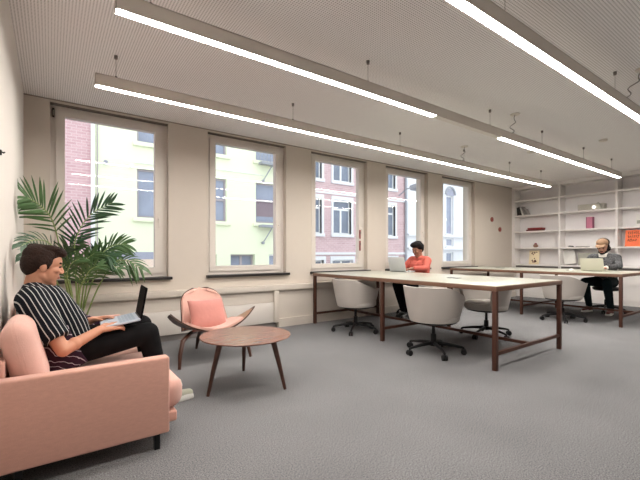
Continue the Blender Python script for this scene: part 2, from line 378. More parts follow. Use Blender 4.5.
yc = thing('picture_card', 'pale yellow picture card with dark brown shapes on the bottom shelf', 'card', (9.33, 4.32, .7825)); yc.rotation_euler = (0, R(8), 0)
MB().box(-.004, .004, -.115, .115, 0, .33).build('card', K['yellow'], yc, smooth=False)
m = MB()
for (y, z, a, b_) in ((.045,.265,.018,.035),(-.01,.275,.018,.028),(.02,.235,.014,.02),(-.055,.285,.01,.025),(.035,.09,.018,.025),(-.03,.075,.03,.04),(-.01,.14,.012,.02)):
    m.obox((-.006, y, z), (.004, a*1.6, b_*1.4), M.Rotation(R(y*900), 3, 'X'), .0015)
m.build('print', K['ink'], yc)
MB().obox((-.0065, .005, .055), (.003, .06, .03), None, .001).build('brown_print', K['brown'], yc)
dk = thing('stapler', 'small flat black object lying on the shelf beside the upright', 'desk item', (9.33, 3.53, 1.1805))
MB().box(-.02, .02, -.055, .055, 0, .012, .003).build('base', K['black'], dk); MB().obox((0,0,.022),(.03,.09,.014),M.Rotation(R(5),3,'X'),.004).build('top', K['black'], dk)
boxthing('notebook', 'thin pale notebook lying flat near the capped man', 'notebook', (9.34, 3.31, 1.1805+.0075), (.15, .22, .015), K['greybook'])
op = thing('poster', 'bright orange card poster with dark handwriting leaning on the shelf', 'poster', (9.31, 2.38, 1.1805)); op.rotation_euler = (0, R(9), 0)
MB().box(-.005, .005, -.19, .19, 0, .325).build('card', K['orange'], op, smooth=False)
m = MB(); random.seed(3)
for row, (z, n) in enumerate(((.265, 7), (.195, 6), (.125, 5))):
    y = .15
    for k in range(n):
        w_ = random.uniform(.014, .024); hgt = random.uniform(.035, .058)
        m.obox((-.0065, y-w_/2, z), (.003, .009, hgt), M.Rotation(R(random.uniform(-14,14)),3,'X')); m.obox((-.0065, y-w_/2-.006, z+random.choice((-1,0,1))*hgt*.4), (.003, .016, .009), M.Rotation(R(random.uniform(-10,10)),3,'X'))
        y -= w_+.012
m.obox((-.0065,-.11,.03),(.003,.09,.02))
m.build('handwriting', K['ink'], op, smooth=False)
bw = thing('photo_frame', 'white framed card with a dark lower half on the middle shelf', 'picture frame', (9.33, 2.29, 1.5725)); bw.rotation_euler = (0, R(8), 0)
MB().box(-.008, .008, -.13, .11, 0, .24, .002).build('mount', K['paper'], bw); MB().box(-.011, -.008, -.10, .095, .05, .115).build('picture', K['greyboxd'], bw, smooth=False)
boxthing('panel_box', 'grey green flat box standing on the bottom shelf behind the capped man', 'box', (9.36, 3.22, .7825+.135), (.06, .36, .27), K['greyboxd'])
wp = boxthing('display_board', 'blank white board leaning at a slant on the bottom shelf', 'board', (9.42, 3.60, .7825+.165), (.012, .24, .33), K['paper'], M.Rotation(R(-10),3,'X'), bev=.002); wp.location.z += .025

# ------------------------------------------------------------------ linear pendant lamps
DIF = emis('lamp diffuser', (1,.94,.87), 78)
def pendant(y, lit, blank, wires, label, cable=None):
    r = thing('linear_pendant_lamp', label, 'lamp', (.288, y, 2.37), 0, 'long slim pendant lamps parallel to the window wall')
    L_ = 8.12-.288; w = .064; o = (.288, y, 2.37)
    MB().box(0, L_, -w/2, -w/2+.004, 0, .092).box(0, L_, w/2-.004, w/2, 0, .092).box(0, L_, -w/2, w/2, .087, .092).box(0, .004, -w/2, w/2, 0, .092).box(L_-.004, L_, -w/2, w/2, 0, .092).box(.004, L_-.004, -w/2+.004, w/2-.004, .02, .03).build('housing', K['lamp'], r, smooth=False)
    for a, b_ in lit: MB().box(a-.288+.004, b_-.288-.004, -w/2+.004, w/2-.004, .001, .02).build('diffuser', DIF, r, smooth=False)
    for a, b_ in blank: MB().box(a-.288, b_-.288, -w/2+.004, w/2-.004, .001, .02).build('blank_cover', K['blank'], r, smooth=False)
    for x in wires:
        wi = MB().tube([(x-.288, 0, .09), (x-.288, 0, H-2.37)], .0016, 6).build('suspension_wire', K['wire'], r)
        MB().lathe([(.012, H-2.37-.028), (.014, H-2.37-.002), (.014, H-2.37)], (x-.288, 0, 0), 12).build('ceiling_anchor', K['wire'], wi)
        MB().lathe([(.008, .09), (.008, .108), (.004, .115)], (x-.288, 0, 0), 10).build('wire_grip', K['wire'], wi)
    if cable:
        cx, dy = cable; a = V((cx-.288, dy, H-2.37-.012)); b_ = V((cx-.288+.1, 0, .095)); pts = []
        for k in range(13):
            t_ = k/12; pts.append(a.lerp(b_, t_) + V((.03*math.sin(t_*9), .02*math.sin(t_*14), -.02*math.sin(t_*math.pi))))
        c_ = MB().tube(pts, .004, 6).build('power_cable', K['wire'], r)
        MB().lathe([(.05, 0), (.05, .011), (.02, .0125)], (cx-.288, dy, H-2.37-.0125), 20).build('cable_rose', K['lamp'], c_)
    return r
pendant(3.45, [(.288, 8.12)], [], (.435, 2.115, 3.777, 5.215, 6.57, 7.745), 'slim white lit pendant lamp nearest the windows', (5.05, -.12))
pendant(2.32, [(.288, 3.02), (4.2, 8.12)], [(3.02, 4.2)], (.47, 2.153, 3.999, 5.236, 6.574, 7.743), 'middle pendant lamp with an unlit stretch along its length', (4.35, -.1))
pendant(1.19, [(.288, 4.268), (4.292, 8.12)], [], (.47, 2.214, 4.057, 5.2, 6.6, 7.74), 'pendant lamp farthest from the windows with a dark joint line', (4.18, -.16))
for x, y, lab in ((6.15, 2.9, 'small round ceiling detector between the window lamp and the middle lamp'), (6.35, 2.0, 'small round ceiling detector beside the middle lamp near the shelving')):
    d = thing('smoke_detector', lab, 'detector', (x, y, H), 0)
    MB().lathe([(.03, -.03), (.045, -.024), (.05, 0)], seg=20).build('body', K['lamp'], d)

# ------------------------------------------------------------------ small wall things
for x, z, lab in ((8.34, 1.828, 'higher dull red round button on the wall beside the shelving'), (8.685, 1.608, 'lower dull red round button on the wall beside the shelving')):
    d = thing('wall_button', lab, 'button', (x, YW, z), 0, 'red buttons on the window wall')
    m = MB(); m.lathe([(.052, 0), (.055, .01), (.055, .02), (.045, .025)], seg=24); bmesh.ops.rotate(m.b, cent=(0,0,0), matrix=M.Rotation(R(90),3,'X'), verts=list(m.b.verts)); m.build('housing', K['reddot'], d)
    m = MB(); m.lathe([(.02, .024), (.02, .03), (.014, .033)], seg=16); bmesh.ops.rotate(m.b, cent=(0,0,0), matrix=M.Rotation(R(90),3,'X'), verts=list(m.b.verts)); m.build('push_knob', K['redtag'], d)
for z, hgt, lab in ((1.37, .15, 'upper dark red window tag hanging on the third window frame'), (1.175, .17, 'lower dark red window tag hanging on the third window frame')):
    d = thing('window_tag', lab, 'tag', (4.325, 4.868, z-hgt/2), 0, 'red tags on the third window')
    MB().box(-.016, .016, -.012, -.001, 0, hgt, .004).build('plate', K['redtag'], d)
    MB().box(-.010, .010, -.018, -.012, hgt*.55, hgt*.8, .002).build('clasp', K['ink'], d)
d = thing('wall_hook', 'small black hook fixed on the plain left wall', 'hook', (XL, 2.6, 1.58))
MB().box(0, .008, -.012, .012, -.012, .014, .002).build('plate', K['black'], d); MB().tube([(.006,0,.005),(.016,0,.0),(.02,0,.006)], .004, 8).build('prong', K['black'], d)

# ------------------------------------------------------------------ work tables
def table(name, label, loc, w, l, rz):
    """origin at the near left foot corner; x across, y along towards the windows"""
    r = thing(name, label, 'table', loc, rz, 'long brown-legged work tables')
    MB().box(0, w, 0, l, .708, .750, .002).build('top_frame', K['ply'], r)
    tt = MB().box(.012, w-.012, .012, l-.012, .749, .7545, .001).build('tabletop', K['lino'], r); tt['label'] = 'pale linoleum work surface'
    s = .04
    for x in (.004, w-s-.004):
        for y in (.004, l/2-s/2, l-s-.004): MB().box(x, x+s, y, y+s, 0, .708, .002).build('leg', K['leg'], r)
    for y in (.004, l/2-s/2, l-s-.004): MB().box(s+.004, w-s-.004, y+.006, y+s-.006, .135, .165).build('end_stretcher', K['leg'], r)
    for a, b_ in ((.04, l/2-s/2+.006), (l/2+s/2-.006, l-s)): MB().box(w/2-.015, w/2+.015, a, b_, .135, .165).build('long_stretcher', K['leg'], r)
    return r
T1 = table('work_table', 'nearer long work table with pale green top and brown legs', (3.205, 1.80, 0), 1.35, 2.84, R(0.3))
T2 = table('work_table', 'farther long work table before the white shelving', (6.53, 1.83, 0), 1.38, 2.81, R(0))
def port(par, x, y):
    p = MB().box(x-.045, x+.045, y-.03, y+.03, .7545, .7585, .001).build('cable_port', K['black'], par)
for par, w, ys in ((T1, 1.35, (.93, .85)), (T2, 1.38, (.93, 2.2, 2.1))):
    for y in ys: port(par, w/2, y)
ms = thing('computer_mouse', 'small white rounded mouse lying near the open champagne laptop', 'mouse', (7.15, 2.70, .755), R(160))
m = MB(); m.surf(lambda u, v: (.055*math.cos(math.pi*u)*(.3+.7*math.sin(math.pi*min(max(v,.02),.98))), .032*(2*v-1), .032*math.sin(math.pi*min(max(u,.0),1))*math.sin(math.pi*v)**.5+.0015), 12, 10, .0015); m.build('shell', K['white'], ms)
MB().box(-.05, .05, -.028, .028, 0, .003).build('base', K['white'], ms)

# ------------------------------------------------------------------ tub office chairs
def office_chair(label, loc, rz, group='off-white tub chairs on black castor bases'):
    r = thing('office_chair', label, 'chair', loc, rz, group)
    def prof(phi):        # phi measured from the back; top height of the shell
        a = abs(phi); t_ = min(max((a-50)/72, 0), 1); t_ = t_*t_*(3-2*t_)
        return .705-.115*t_
    def fn(u, v):
        phi = (u-.5)*2*128; h = prof(phi); z = .345+(h-.345)*v
        k = v**.8; rr = .245+.070*k
        a = R(180+phi); e = 1 if v > 0 else 1
        fl = .03*max(0, (abs(phi)-80)/48)
        return ((rr+fl)*math.cos(a), (rr-.004)*math.sin(a), z)
    m = MB(); m.surf(fn, 48, 12, -.022); sh = m.build('shell', K['shell'], r)
    m = MB(); m.surf(lambda u, v: tuple(V(fn(u, v*.93+.05))*1 - V((.024*math.cos(R(180+(u-.5)*256)), .024*math.sin(R(180+(u-.5)*256)), 0))), 48, 10, -.012); m.build('lining', K['shellseat'], r)
    MB().lathe([(.20,.345),(.245,.347),(.255,.36),(.262,.40),(.255,.425),(.22,.442),(.1,.446),(.01,.446)], (.012,0,0), 40).build('seat', K['shellseat'], r)
    MB().lathe([(.05,.305),(.18,.318),(.236,.332),(.236,.345),(.1,.345)], seg=36).build('under_plate', K['black'], r)
    MB().lathe([(.028,.09),(.028,.20),(.017,.205),(.017,.29),(.06,.306)], seg=16).build('gas_column', K['black'], r)
    MB().lathe([(.02,.075),(.045,.08),(.045,.118),(.03,.128)], seg=16).build('hub', K['black'], r)
    for k in range(5):
        a = R(72*k+14); c, s_ = math.cos(a), math.sin(a)
        lg = MB().tube([(c*.03, s_*.03, .105), (c*.15, s_*.15, .098), (c*.275, s_*.275, .078), (c*.30, s_*.30, .068)], [.02, .017, .013, .012], 10).build('leg', K['black'], r)
        p = V((c*.30, s_*.30, 0)); t_ = V((-s_, c, 0)); m = MB()
        for sd in (-1, 1):
            q = p + t_*sd*.015 + V((0,0,.028)); m.tube([q-t_*.009, q+t_*.009], .028, 16)
        m.tube([p+V((0,0,.03)), p+V((0,0,.075))], .008, 8); m.obox(p+V((0,0,.05)), (.04,.03,.018), M.Rotation(a,3,'Z'), .004)
        m.build('caster', K['black'], lg)
    return r
C0 = office_chair('off-white tub chair at the middle of the near table side, nearest the viewer', (3.28, 2.53, 0), R(8))
dup(C0, (3.33, 3.83, 0), R(-12), 'off-white tub chair at the near table closest to the windows')
dup(C0, (4.50, 2.66, 0), R(172), 'empty off-white tub chair facing back across the near table from its far side')
dup(C0, (6.50, 2.58, 0), R(-20), 'empty off-white tub chair with its back to the viewer at the far table')
dup(C0, (5.02, 4.23, 0), R(180), 'off-white tub chair on which the woman in coral sits')
st = thing('swivel_stool', 'black swivel stool under the man in the tan cap', 'stool', (8.05, 2.49, 0), R(176))
MB().lathe([(.05,.375),(.17,.385),(.20,.405),(.205,.43),(.18,.448),(.01,.452)], seg=36).build('seat', K['black'], st)
MB().lathe([(.028,.09),(.028,.22),(.017,.225),(.017,.37),(.06,.378)], seg=16).build('gas_column', K['black'], st)
for k in range(5):
    a = R(72*k+14); c, s_ = math.cos(a), math.sin(a)
    lg = MB().tube([(c*.01, s_*.01, .105), (c*.15, s_*.15, .098), (c*.275, s_*.275, .078), (c*.30, s_*.30, .068)], [.022, .017, .013, .012], 10).build('leg', K['black'], st)
    p = V((c*.30, s_*.30, 0)); t_ = V((-s_, c, 0)); m = MB()
    for sd in (-1, 1):
        q = p + t_*sd*.015 + V((0,0,.028)); m.tube([q-t_*.009, q+t_*.009], .028, 16)
    m.tube([p+V((0,0,.03)), p+V((0,0,.075))], .008, 8); m.build('caster', K['black'], lg)

# ------------------------------------------------------------------ laptops
def laptop(label, loc, rz, w, d, hgt, tilt, body, lid, inner=None, deck=None):
    """hinge at the origin along y; keyboard towards +x; lid leans to -x"""
    r = thing('laptop', label, 'laptop', loc, rz)
    b = MB().box(0, d, -w/2, w/2, 0, .014, .004).build('base', body, r)
    m = MB()
    for i in range(5):
        for j in range(12): m.box(d*.12+i*.019, d*.12+i*.019+.016, -w*.44+j*w*.0735, -w*.44+j*w*.0735+w*.064, .0142, .0158)
    m.build('keyboard', K['key'] if inner else K['black'], b, smooth=False)
    MB().box(d*.66, d*.95, -w*.16, w*.16, .0141, .0148).build('trackpad', deck or body, b, smooth=False)
    rot = M.Rotation(R(-tilt), 3, 'Y')
    ld = MB().obox(rot @ V((-.004, 0, hgt/2)) + V((-.002,0,.012)), (.008, w, hgt), rot, .003).build('lid', lid, r)
    MB().obox(rot @ V((.0012, 0, hgt/2)) + V((-.002,0,.012)), (.002, w*.94, hgt*.9), rot).build('screen', K['screen'], ld, smooth=False)
    MB().tube([(0,-w*.4,.012),(0,w*.4,.012)], .006, 8).build('hinge', K['black'], ld)
    return r
laptop('silver laptop open before the woman in coral', (4.45, 4.105, .755), R(2), .325, .22, .225, 12, K['alu'], K['alu'])
laptop('champagne laptop open before the man in the cap', (7.10, 2.38, .755), R(-2), .325, .235, .205, 14, K['alu2'], K['alu2'])
lp = laptop('black laptop with a pale keyboard on the lap of the man on the sofa', (.490, 2.82, .612), R(176), .315, .225, .20, 19, K['keyw'], K['screen'], True, K['keyw'])
lp.rotation_euler = Euler((0, R(9), R(176)), 'XYZ')

# ------------------------------------------------------------------ sofa
sf = thing('sofa', 'low pink wool sofa with thin flat arms against the left wall', 'sofa', (.15, 2.95, 0)); o = (.15, 2.95, 0)
for y in (2.12, 3.80): MB().box(XL+.008, .525, y, y+.075, .085, .492, .012, 3).build('arm_panel', K['pink'], sf, o)
MB().box(XL+.008, -.165, 2.196, 3.799, .085, .56, .012, 3).build('back_panel', K['pink'], sf, o)
MB().box(-.164, .585, 2.198, 3.797, .105, .165, .012, 3).build('seat_base', K['pink'], sf, o)
for a, b_ in ((2.200, 2.995), (3.0, 3.795)): MB().box(-.164, .628, a, b_, .166, .345, .07, 6).build('seat_cushion', K['pinkl'], sf, o)
for y, l in ((2.44, .46), (3.48, .56)): MB().obox((-.098, y, .530), (.135, l, .39), M.Rotation(R(-14), 3, 'Y'), .075, 6).build('back_cushion', K['pinkl'], sf, o)
for x in (-.12, .46):
    for y in (2.15, 3.84): MB().box(x-.008, x+.02, y-.008, y+.02, 0, .086).build('leg', K['black'], sf, o)
def cushion(label, c, size, rot, m, name='throw_pillow'):
    ob = MB().pillow((0,0,0), size, rot).build(name, m); ob.location = c; return tag(ob, label, 'cushion')
cushion('dark plum patterned cushion squeezed between back cushion and the seated man', (.015, 2.65, .455), (.27, .26, .085), M.Rotation(R(10),3,'Z') @ M.Rotation(R(90),3,'X') @ M.Rotation(R(24),3,'Z'), K['plum'])
cushion('dark plum patterned cushion behind the far elbow of the seated man', (.10, 3.16, .50), (.30, .32, .11), M.Rotation(R(-12),3,'Z') @ M.Rotation(R(78),3,'X') @ M.Rotation(R(-30),3,'Z'), K['plum'])

# ------------------------------------------------------------------ coffee table
ct = thing('coffee_table', 'round walnut coffee table on three splayed legs', 'table', (1.27, 2.79, 0))
MB().lathe([(.005,.374),(.30,.374),(.338,.386),(.354,.392),(.355,.397),(.352,.400),(.005,.400)], seg=72).build('tabletop', K['walnut_top'], ct)
for (x, y) in ((-.321,-.066), (.198,-.261), (.13,.33)):
    MB().tube([(x*1.03,y*1.03,0),(x*.88,y*.88,.19),(x*.72,y*.72,.373)], [.012,.018,.023], 14).build('leg', K['walnut'], ct)

# ------------------------------------------------------------------ shell lounge chair (faces -y)
lc = thing('lounge_chair', 'walnut shell lounge chair with winged seat and pink upholstery', 'chair', (1.32, 3.80, 0), R(2))
def wing(u, v, inset=0):
    s_ = 2*u-1; a = abs(s_); hw = .435
    x = hw*s_; zc = .285+.105*a**1.6+.06*a**4
    yf = -.28+.10*a**1.5; yb = .20-.30*a**2.0
    y = yf+(yb-yf)*v
    return (x, y, zc-.045*v*(1-a*a)+.035*a*a*(1-v))
m = MB(); m.surf(lambda u, v: wing(u, v), 40, 12, .012); m.build('seat_shell', [K['walnut']], lc)
m = MB(); m.surf(lambda u, v: tuple(V(wing(.03+.94*u, .03+.94*v))+V((0,0,.013))), 40, 12, .003); m.build('seat_veneer', K['walnut_in'], lc)
m = MB(); m.surf(lambda u, v: tuple(V(wing(.17+.66*u, .02+.95*v))+V((0,0,.016))), 30, 12, .022); m.build('seat_pad', K['pinkl'], lc)
def back(u, v, k=1.0):
    s_ = 2*u-1; z = .26+.405*v
    w = (.255-.045*v) * (1 if v < .6 else max(.10, 1-((v-.6)/.4)**3.0)**.42)*k
    return (.02+w*s_, .16+.20*v - .06*(s_*s_), z)
m = MB(); m.surf(lambda u, v: back(u, v), 24, 30, -.012); m.build('back_shell', K['walnut'], lc)
m = MB(); m.surf(lambda u, v: tuple(V(back(u, 0.01+.985*v, .992))+V((0,-.003,0))), 24, 30, .024); m.build('back_pad', K['pinkl'], lc)
for sx, dx in ((-1, -.03), (1, -.03)):
    m = MB(); P_ = [(sx*.355+dx,-.295,0),(sx*.338+dx,-.262,.12),(sx*.318+dx*.5,-.225,.235),(sx*.255,-.15,.268),(sx*.17,0,.262),(sx*.08,.13,.235)]
    m.tube(P_, [.014,.019,.021,.020,.018,.015], 12); m.build('leg', K['walnut'], lc)
MB().tube([(0,.36,0),(0,.30,.13),(0,.24,.21),(0,.14,.235),(0,.0,.255)], [.014,.02,.022,.02,.016], 12).build('leg', K['walnut'], lc)
ob = MB().pillow((0,0,0), (.375,.33,.13), M.Rotation(R(64),3,'X'), p=3).build('throw_pillow', K['coral']); ob.location = (1.325, 3.84, .415); ob.rotation_euler = (0,0,R(4))
tag(ob, 'square salmon pink cushion propped in the shell chair', 'cushion')

# ------------------------------------------------------------------ palm
pl = thing('potted_palm', 'tall feathery green palm in the corner behind the sofa', 'plant', (.2, 4.22, 0)); o = (.2, 4.22, 0)
MB().lathe([(.13,0),(.165,.1),(.175,.25),(.165,.33),(.15,.33),(.145,.29),(.005,.29)], (.2,4.22,0), 28).build('pot', K['pot'], pl, o)
MB().lathe([(.145,.285),(.1,.305),(.005,.31)], (.2,4.22,0), 20).build('soil', K['soil'], pl, o)
FR = [
 (0, .17, 9, .2, [(0.20,4.12,0.43), (0.15,4.0,0.70), (0.12,3.93,0.86), (0.15,3.88,0.96), (0.21,3.86,1.0)]),
 (0, .17, 9, .2, [(0.21,4.10,0.43), (0.20,3.98,0.66), (0.24,3.93,0.80), (0.29,3.90,0.90), (0.36,3.88,.94)]),
 (0, .18, 10, .3, [(0.24,4.2,0.43), (0.30,4.15,0.70), (0.36,4.1,0.86), (0.45,4.05,0.93), (0.54,4.0,.90)]),
 (0, .30, 15, 0, [(0.198,4.200,0.441), (0.087,4.050,1.006), (0.020,3.850,1.31), (-0.065,3.750,1.43), (-0.145,3.650,1.475)]),
 (1, .26, 16, 0, [(0.214,4.200,0.440), (0.190,4.200,0.985), (0.196,4.150,1.189), (0.303,4.100,1.402), (0.468,4.000,1.516)]),
 (1, .19, 12, .6, [(0.165,4.150,0.452), (0.084,3.950,0.946), (0.000,3.650,1.121), (-0.085,3.350,1.142), (-0.155,3.150,1.096)]),
 (0, .22, 14, .3, [(0.246,4.200,0.437), (0.294,4.200,0.793), (0.376,4.200,1.002), (0.489,4.150,1.118), (0.604,4.100,1.138)]),
 (0, .20, 12, .8, [(0.265,4.250,0.389), (0.376,4.200,0.713), (0.506,4.150,0.953), (0.622,4.100,0.972), (0.727,4.000,0.894)]),
 (0, .22, 13, .2, [(0.203,4.300,0.427), (0.156,4.350,0.771), (0.125,4.350,0.952), (0.145,4.300,1.092), (0.222,4.200,1.163)]),
 (1, .24, 14, .4, [(0.230,4.200,0.438), (0.258,4.150,0.751), (0.303,4.100,0.926), (0.374,4.000,1.028), (0.448,3.920,1.019)]),
 (1, .18, 11, .6, [(0.147,4.100,0.460), (0.041,3.900,0.821), (-0.044,3.700,1.016), (-0.105,3.550,1.052), (-0.145,3.420,1.012)]),
 (0, .22, 13, .5, [(0.219,4.300,0.425), (0.240,4.380,0.685), (0.294,4.410,0.929), (0.421,4.43,1.072), (0.585,4.42,1.041)]),
 (1, .20, 12, .3, [(0.178,4.100,0.457), (0.125,4.000,0.724), (0.094,3.950,0.900), (0.079,3.900,1.016), (0.109,3.800,1.095)]),
 (0, .22, 13, .3, [(0.219,4.150,0.446), (0.209,4.100,0.665), (0.221,4.050,0.830), (0.244,4.000,0.962), (0.327,3.950,1.049)]),
]
def crv(P, t):
    n = len(P)-1; x = min(t*n, n-1e-6); i = int(x); f = x-i
    p0, p1, p2, p3 = V(P[max(i-1,0)]), V(P[i]), V(P[i+1]), V(P[min(i+2,n)])
    return .5*((2*p1)+(p2-p0)*f+(2*p0-5*p1+4*p2-p3)*f*f+(3*p1-p0-3*p2+p3)*f**3)
random.seed(11)
for kind, ll, n, droop, P in FR:
    m = MB(); m.mi = 0
    m.tube([crv(P, k/16) for k in range(17)], [.009-.0072*k/16 for k in range(17)], 6)
    m.mi = 1
    t0 = .40
    for k in range(n):
        f = (k+.5)/n; t_ = t0+(1-t0)*f; p = crv(P, t_); tg = (crv(P, min(t_+.02, 1))-crv(P, t_-.02)).normalized()
        view = V((p.x, p.y, p.z-1.05)).normalized()
        sd = tg.cross(V((.15,-1,.25)).normalized()).normalized()   # the frond's blade faces the room
        L_ = ll*.80*(.62+.55*math.sin(math.pi*(f*.85+.15)))*random.uniform(.9, 1.08)
        for sg in (-1, 1):
            ang = R(58-32*f+random.uniform(-5, 5))
            d0 = (tg*math.cos(ang)+sd*sg*math.sin(ang)+V((random.uniform(-.12,.12), random.uniform(-.18,.18), .05))).normalized()
            w0 = .0078+.003*random.random(); nrm = d0.cross(tg).normalized(); wd = d0.cross(nrm).normalized()
            vs = []; S = 5
            for q in range(S+1):
                g = q/S; c = p+d0*L_*g+V((0,0,-1))*L_*(.10+.5*droop)*g*g; w = w0*(math.sin(math.pi*min(g*.92+.1,1))**.7)+.0008
                c.x = max(c.x, XL+.02); 
                if c.y > 4.62: c.y = 4.62
                vs += [c-wd*w, c+nrm*w*.35, c+wd*w, c-nrm*.0015]
            fs = []
            for q in range(S):
                a = q*4
                for e in range(4): fs.append([a+e, a+(e+1)%4, a+4+(e+1)%4, a+4+e])
            fs.append([0,1,2,3][::-1]); fs.append([S*4+e for e in range(4)])
            m._add(vs, fs)
    m.build('frond', [K['stem'], K['leafd' if kind else 'leaf']], pl, o)

# ------------------------------------------------------------------ people
def frame(d):
    d = V(d).normalized(); up = V((0,0,1)) if abs(d.z) < .95 else V((1,0,0)); x = d.cross(up).normalized(); return d, x, x.cross(d)
class Blob:
    def __init__(s): s.m = MB(); s.p = []
    def cap(s, a, b, ra, rb=None, mi=0, flat=False):
        a, b = V(a), V(b); rb = ra if rb is None else rb
        if (b-a).length < 1e-5: b = a+V((0,0,1e-4))
        d, x, y = frame(b-a); prof = []
        if not flat:
            for k in (80, 60, 40, 20): prof.append((a-d*ra*math.sin(R(k)), ra*math.cos(R(k))))
        prof += [(a, ra), (b, rb)]
        if not flat:
            for k in (20, 40, 60, 80): prof.append((b+d*rb*math.sin(R(k)), rb*math.cos(R(k))))
        S = 18; vs = []; fs = []
        for c, r in prof:
            for k in range(S):
                t = 2*math.pi*k/S; vs.append(c+(x*math.cos(t)+y*math.sin(t))*r)
        for i in range(len(prof)-1):
            for k in range(S): fs.append([i*S+k, i*S+(k+1)%S, (i+1)*S+(k+1)%S, (i+1)*S+k])
        fs.append(list(range(S))[::-1]); fs.append([(len(prof)-1)*S+k for k in range(S)])
        s.m._add(vs, fs); s.p.append(('c', a, b, ra, rb, mi)); return s
    def ell(s, c, r, mi=0, rot=None):
        c = V(c); rot = rot or M.Identity(3); S = 20; T = 12; vs = []; fs = []
        for i in range(T+1):
            th = math.pi*(i+.02 if i == 0 else (i-.02 if i == T else i))/T
            for k in range(S):
                ph = 2*math.pi*k/S; vs.append(c+rot @ V((r[0]*math.sin(th)*math.cos(ph), r[1]*math.sin(th)*math.sin(ph), r[2]*math.cos(th))))
        for i in range(T):
            for k in range(S): fs.append([i*S+k, i*S+(k+1)%S, (i+1)*S+(k+1)%S, (i+1)*S+k])
        fs.append(list(range(S))[::-1]); fs.append([T*S+k for k in range(S)])
        s.m._add(vs, fs); s.p.append(('e', c, r, rot, mi)); return s
    def build(s, name, mats, parent, voxel=.006, smooth=3):
        ob = s.m.build(name, mats, parent, smooth=False)
        md = ob.modifiers.new('r', 'REMESH'); md.mode = 'VOXEL'; md.voxel_size = voxel
        md = ob.modifiers.new('s', 'SMOOTH'); md.factor = .5; md.iterations = smooth
        dg = bpy.context.evaluated_depsgraph_get()
        me = bpy.data.meshes.new_from_object(ob.evaluated_get(dg)); ob.modifiers.clear(); old = ob.data; ob.data = me; bpy.data.meshes.remove(old); me.name = name
        me.materials.clear()
        for q in mats: me.materials.append(q)
        n = len(me.polygons); cs = np.empty(n*3, dtype=np.float32); me.polygons.foreach_get('center', cs); cs = cs.reshape(-1, 3)
        if len(mats) > 1:
            best = np.full(n, 1e9); idx = np.zeros(n, dtype=np.int32)
            for p in s.p:
                if p[0] == 'c':
                    a = np.array(p[1]); d = np.array(p[2])-a; t = np.clip(((cs-a)@d)/max(d@d, 1e-9), 0, 1)
                    ds = np.linalg.norm(cs-(a+t[:, None]*d), axis=1)-(p[3]+(p[4]-p[3])*t)
                else:
                    q = (cs-np.array(p[1]))@np.array(p[3]); r = np.array(p[2]); k = np.linalg.norm(q/r, axis=1); ds = (k-1)*min(p[2])
                w = ds < best; best[w] = ds[w]; idx[w] = p[-1]
            me.polygons.foreach_set('material_index', idx)
        me.polygons.foreach_set('use_smooth', [True]*n); me.update()
        return ob
def hand(B, wr, f, n, side, curl=22, k=1.0):
    """wr wrist; f towards the fingers; n back of the hand; side +1/-1 where the thumb sits (along n x f)"""
    wr = V(wr); f = V(f).normalized(); n = V(n); n = (n-f*n.dot(f)).normalized(); s = n.cross(f)
    for q in (-.026, -.009, .009, .026): B.cap(wr+f*.012*k+s*q*.6*k, wr+f*.082*k+s*q*k, .014*k, .0125*k)
    for q, l in ((.033, .066), (.0115, .075), (-.0115, .070), (-.033, .055)):
        p = wr+f*.084*k+s*side*q*k; d = (f+s*side*q*2.2).normalized(); a = 8
        for seg, r0, r1 in ((.44, .0092, .0085), (.32, .0085, .0078), (.24, .0078, .0066)):
            dd = d*math.cos(R(a))-n*math.sin(R(a)); e = p+dd*l*seg*k; B.cap(p, e, r0*k, r1*k); p = e; a += curl
    p = wr+f*.022*k+s*side*.028*k; d = (f*.62+s*side*.72-n*.25).normalized(); e = p+d*.042*k; B.cap(p, e, .013*k, .0105*k)
    d = (f*.9+s*side*.35-n*.3).normalized(); B.cap(e, e+d*.03*k, .0105*k, .008*k)
